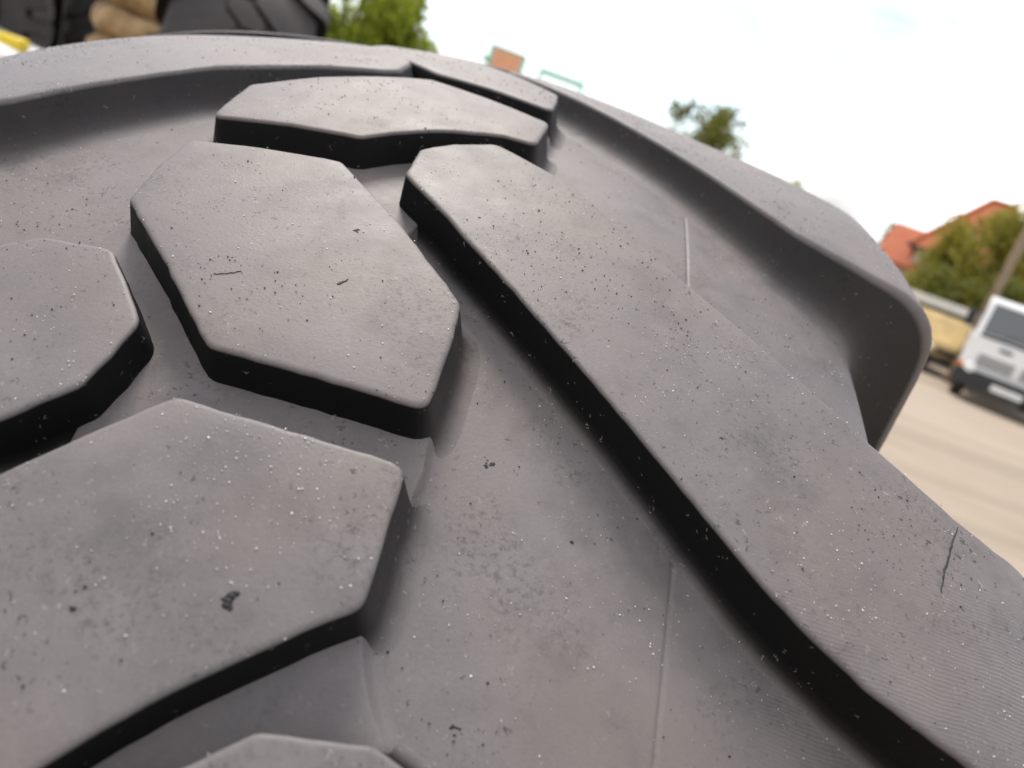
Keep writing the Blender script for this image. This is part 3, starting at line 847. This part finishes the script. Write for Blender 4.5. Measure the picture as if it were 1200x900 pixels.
def tree(name, label, base, h, cz, rx, rz, mat, n, leaf, seed, gaps=0.35, trunk=0.12, group='trees round the yard', ry=None):
    rnd = random.Random(seed)
    t = empty(name, base, 0, label, 'tree', group)
    ry = ry or rx
    b = MB()
    b.cyl((0, 0, 0), (0, 0, cz * 0.75), trunk, trunk * 0.7, 10); b.cyl((0, 0, cz * 0.75), (0.1, 0, cz + rz * 0.5), trunk * 0.7, trunk * 0.2, 8)
    clumps = []
    for k in range(26):
        a = rnd.uniform(0, 2 * pi); z = rnd.uniform(-0.8, 0.85); q = sqrt(max(0.05, 1 - z * z)) * rnd.uniform(0.45, 0.95)
        c = Vector((rx * q * cos(a), ry * q * sin(a), cz + rz * z * 0.9))
        clumps.append((c, rnd.uniform(0.24, 0.42) * (rx + rz) / 2))
        if k < 14:
            s0 = Vector((0, 0, lerp(cz * 0.55, cz + rz * 0.2, rnd.random())))
            b.cyl(s0, s0.lerp(c, 0.85), trunk * 0.33, trunk * 0.08, 6)
    b.build('trunk', M_BARK, t, True)
    V, F = [], []
    while len(F) < n:
        c, r = rnd.choice(clumps)
        d = Vector((rnd.gauss(0, 1), rnd.gauss(0, 1), rnd.gauss(0, 1))).normalized() * r * rnd.random() ** 0.4
        p = c + d
        if noise.noise(p * (2.6 / max(rx, 0.6)) + Vector((seed, 0, 0))) < -gaps: continue
        nrm = Vector((rnd.gauss(0, 1), rnd.gauss(0, 1), rnd.gauss(0.5, 1))).normalized()
        tt = nrm.orthogonal().normalized(); tt = Matrix.Rotation(rnd.uniform(0, 6.28), 3, nrm) @ tt
        bb = nrm.cross(tt); L = leaf * rnd.uniform(0.6, 1.3)
        i = len(V)
        V += [p - tt * L * 0.5, p + bb * L * 0.28, p + tt * L * 0.5 + nrm * L * 0.1, p - bb * L * 0.28]
        F.append((i, i + 1, i + 2, i + 3))
    me = bpy.data.meshes.new('crown'); me.from_pydata(V, [], F)
    mesh_obj('crown', me, mat, t)
    return t
def gp(az, d): p = azel(az, 0, d); return (p.x, p.y, 0)
tree('round_tree', 'bright green rounded tree beside the tall tyre', gp(-18.6, 13), 5, 2.15, 1.12, 1.30, L_BRIGHT, 20000, 0.11, 1, 0.9, 0.10)
tree('sparse_tree', 'sparse blue green tree rising alone over the tyre shoulder', gp(6.4, 40), 8, 4.2, 2.5, 2.9, L_MID, 3600, 0.26, 2, 0.12, 0.14)
tree('far_tree', 'tree top just peeping over the tyre right of the sparse tree', gp(13.9, 42), 5, 3.2, 1.3, 1.7, L_YEL, 1800, 0.24, 3)
tree('far_tree', 'small dark green tree left of the red roof', gp(21.2, 58), 6, 4.4, 1.25, 1.6, L_DARK, 2200, 0.28, 4)
tree('yellow_tree', 'yellow green tree in front of the lower house wing', gp(24.4, 34), 5, 2.4, 1.2, 2.0, L_YEL, 6000, 0.20, 5, 0.6)
tree('yellow_tree', 'yellow green tree in front of the gable of the house', gp(26.0, 33), 5, 2.9, 1.7, 2.5, L_YEL, 8000, 0.20, 6, 0.6)
tree('yellow_tree', 'tallest yellow green tree at the right edge above the truck', gp(29.3, 33), 7, 3.5, 1.7, 3.2, L_YEL, 9000, 0.20, 7, 0.6)
tree('yellow_tree', 'low olive tree directly behind the white truck cab', gp(28.2, 30), 4, 1.6, 1.6, 1.5, L_MID, 6000, 0.18, 8, 0.6)
tree('yellow_tree', 'low olive tree directly behind the shed roof', gp(25.3, 30), 4, 1.5, 1.5, 1.45, L_MID, 6000, 0.18, 9, 0.6)

# small marks on the near tread: a cut on the bar, scuffs and rubber crumbs
def strip_mark(name, path, width, parent_pick, t=-0.00018, mat=MAT_CRUMB):
    b = MB(); n = len(path); pts = []
    P = [Vector((u / 1000, radians(a) * R0)) for u, a in path]
    dense = []
    for i in range(n - 1):
        for k in range(6): dense.append(P[i].lerp(P[i + 1], k / 6) + Vector((random.uniform(-1, 1), random.uniform(-1, 1))) * 0.0002)
    dense.append(P[-1])
    top, bot = [], []
    for i, p in enumerate(dense):
        d = (dense[min(i + 1, len(dense) - 1)] - dense[max(i - 1, 0)]).normalized()
        wd = width * (0.15 + sin(pi * i / (len(dense) - 1)) ** 0.6) * random.uniform(0.6, 1.25) / 2
        nn = Vector((-d.y, d.x)) * wd
        gap = (Vector(top_pt(p.x)) - Vector(floor_pt(p.x))).length
        row = [b.bm.verts.new(pos((p + nn * k).x, (p + nn * k).y, tt / gap)) for k, tt in ((-1, 0.00005), (-0.4, t), (0.4, t), (1, 0.00005))]
        if top:
            for j in range(3): b.bm.faces.new((top[j], top[j + 1], row[j + 1], row[j]))
        top = row
    o = b.build(name, mat, near)
    o.location = (0, 0, R0); o.rotation_euler = (SPIN, 0, 0)
    return o
strip_mark('cut_mark', [(197.0, 35.95), (193.4, 36.6), (189.6, 37.37), (187.2, 38.02)], 0.0007, None)
strip_mark('scratch_mark', [(-12.6, 35.94), (-9.5, 35.82), (-6.6, 35.65)], 0.0004, None)
strip_mark('scratch_mark', [(17.7, 35.26), (18.8, 35.16), (19.7, 34.99)], 0.0009, None)

def blob(name, cu, ca, size, seed, on_floor=False, parent=near):
    """flattened irregular rubber crumb stuck to the tread"""
    b = MB(); rnd = random.Random(seed)
    k0 = pos(cu / 1000, radians(ca) * R0, 1.0 if on_floor else 0.0)
    up = Vector((0, k0.y, k0.z)).normalized()
    r = bmesh.ops.create_icosphere(b.bm, subdivisions=2, radius=1.0)
    q = up.to_track_quat('Z', 'Y').to_matrix()
    for v in r['verts']:
        p = v.co.copy()
        p *= 1 + 0.7 * noise.noise(p * 1.6 + Vector((seed, 0, 0)))
        p = Vector((p.x, p.y * rnd.uniform(0.55, 0.7), p.z * 0.25)) * size
        v.co = k0 + q @ p
    o = b.build(name, MAT_CRUMB, parent, smooth=True)
    o.location = (0, 0, R0); o.rotation_euler = (SPIN, 0, 0)
for q_, (cu, ca, sz) in enumerate(((29.5, 42.58, 0.0009), (28.8, 42.64, 0.0011), (28.6, 42.72, 0.0011), (28.9, 42.80, 0.0011), (29.6, 42.83, 0.0008))): blob('rubber_crumb', cu, ca, sz, 31 + q_)
blob('rubber_crumb', 2.9, 43.48, 0.0008, 3)
for cu, ca, fl, n in ((69.2, 37.85, True, 9), (77.4, 43.42, True, 7), (126.4, 35.9, False, 6), (14.0, 33.2, False, 7), (62.0, 29.6, False, 8)):
    rr = random.Random(int(cu * 10))
    for k in range(n):
        blob('rubber_crumb', cu + rr.gauss(0, 0.8), ca + rr.gauss(0, 0.07), rr.uniform(0.00016, 0.00055), int(cu) + k, fl)
blob('rubber_crumb', 93.7, 39.05, 0.0006, 8, True)

# loose grit: sand grains and black crumbs lying on the tread, too many to count
POLYS = [[Vector((u / 1000, radians(t) * R0)) for u, t in l] for l in (BAR_R, BAR_R_FAR, BAR_R_NEXT, BAR_L, BAR_L_FAR, B2, B3, B1, PLATE)]
def in_poly(q, P):
    c = False
    for i in range(len(P)):
        a, b = P[i - 1], P[i]
        if (a.y > q.y) != (b.y > q.y) and q.x < (b.x - a.x) * (q.y - a.y) / (b.y - a.y) + a.x: c = not c
    return c
def grit(name, label, mat, count, rmin, rmax, seed):
    rnd = random.Random(seed); verts = []; faces = []
    made = 0
    while made < count:
        q = Vector((rnd.uniform(-0.17, 0.235), radians(rnd.uniform(6, 50)) * R0))
        c = noise.noise(Vector((q.x * 22, q.y * 22, seed * 3.1))) + 0.6 * noise.noise(Vector((q.x * 60, q.y * 60, seed)))
        if rnd.random() > 0.10 + 1.5 * max(0, c): continue
        top = any(in_poly(q, P) for P in POLYS)
        rr = rmin * (rmax / rmin) ** (rnd.random() ** 2.2)
        p = pos(q.x, q.y, 0.0 if top else 1.0)
        p = p + Vector((0, p.y, p.z)).normalized() * rr * 0.45
        if not top and rnd.random() < 0.4: continue
        i0 = len(verts)
        rot = Matrix.Rotation(rnd.uniform(0, 6.28), 3, 'X') @ Matrix.Rotation(rnd.uniform(0, 6.28), 3, 'Z')
        sc = Vector((rnd.uniform(.6, 1.3), rnd.uniform(.6, 1.3), rnd.uniform(.5, 1.0))) * rr
        for d in ((1, 0, 0), (-1, 0, 0), (0, 1, 0), (0, -1, 0), (0, 0, 1), (0, 0, -1)):
            verts.append(tyre_to_world(p + rot @ Vector((d[0] * sc.x, d[1] * sc.y, d[2] * sc.z))))
        for f in ((0, 2, 4), (2, 1, 4), (1, 3, 4), (3, 0, 4), (2, 0, 5), (1, 2, 5), (3, 1, 5), (0, 3, 5)):
            faces.append([i0 + k for k in f])
        made += 1
    me = bpy.data.meshes.new(name); me.from_pydata(verts, [], faces)
    o = mesh_obj(name, me, mat)
    tag(o, label, 'grit', kind='stuff')
grit('sand_grit', 'pale sand grains scattered over the near tyre tread', MAT_SAND, 11000, 0.00007, 0.00030, 1)
grit('rubber_grit', 'black rubber crumbs scattered over the near tyre tread', MAT_CRUMB, 7000, 0.00008, 0.00036, 2)
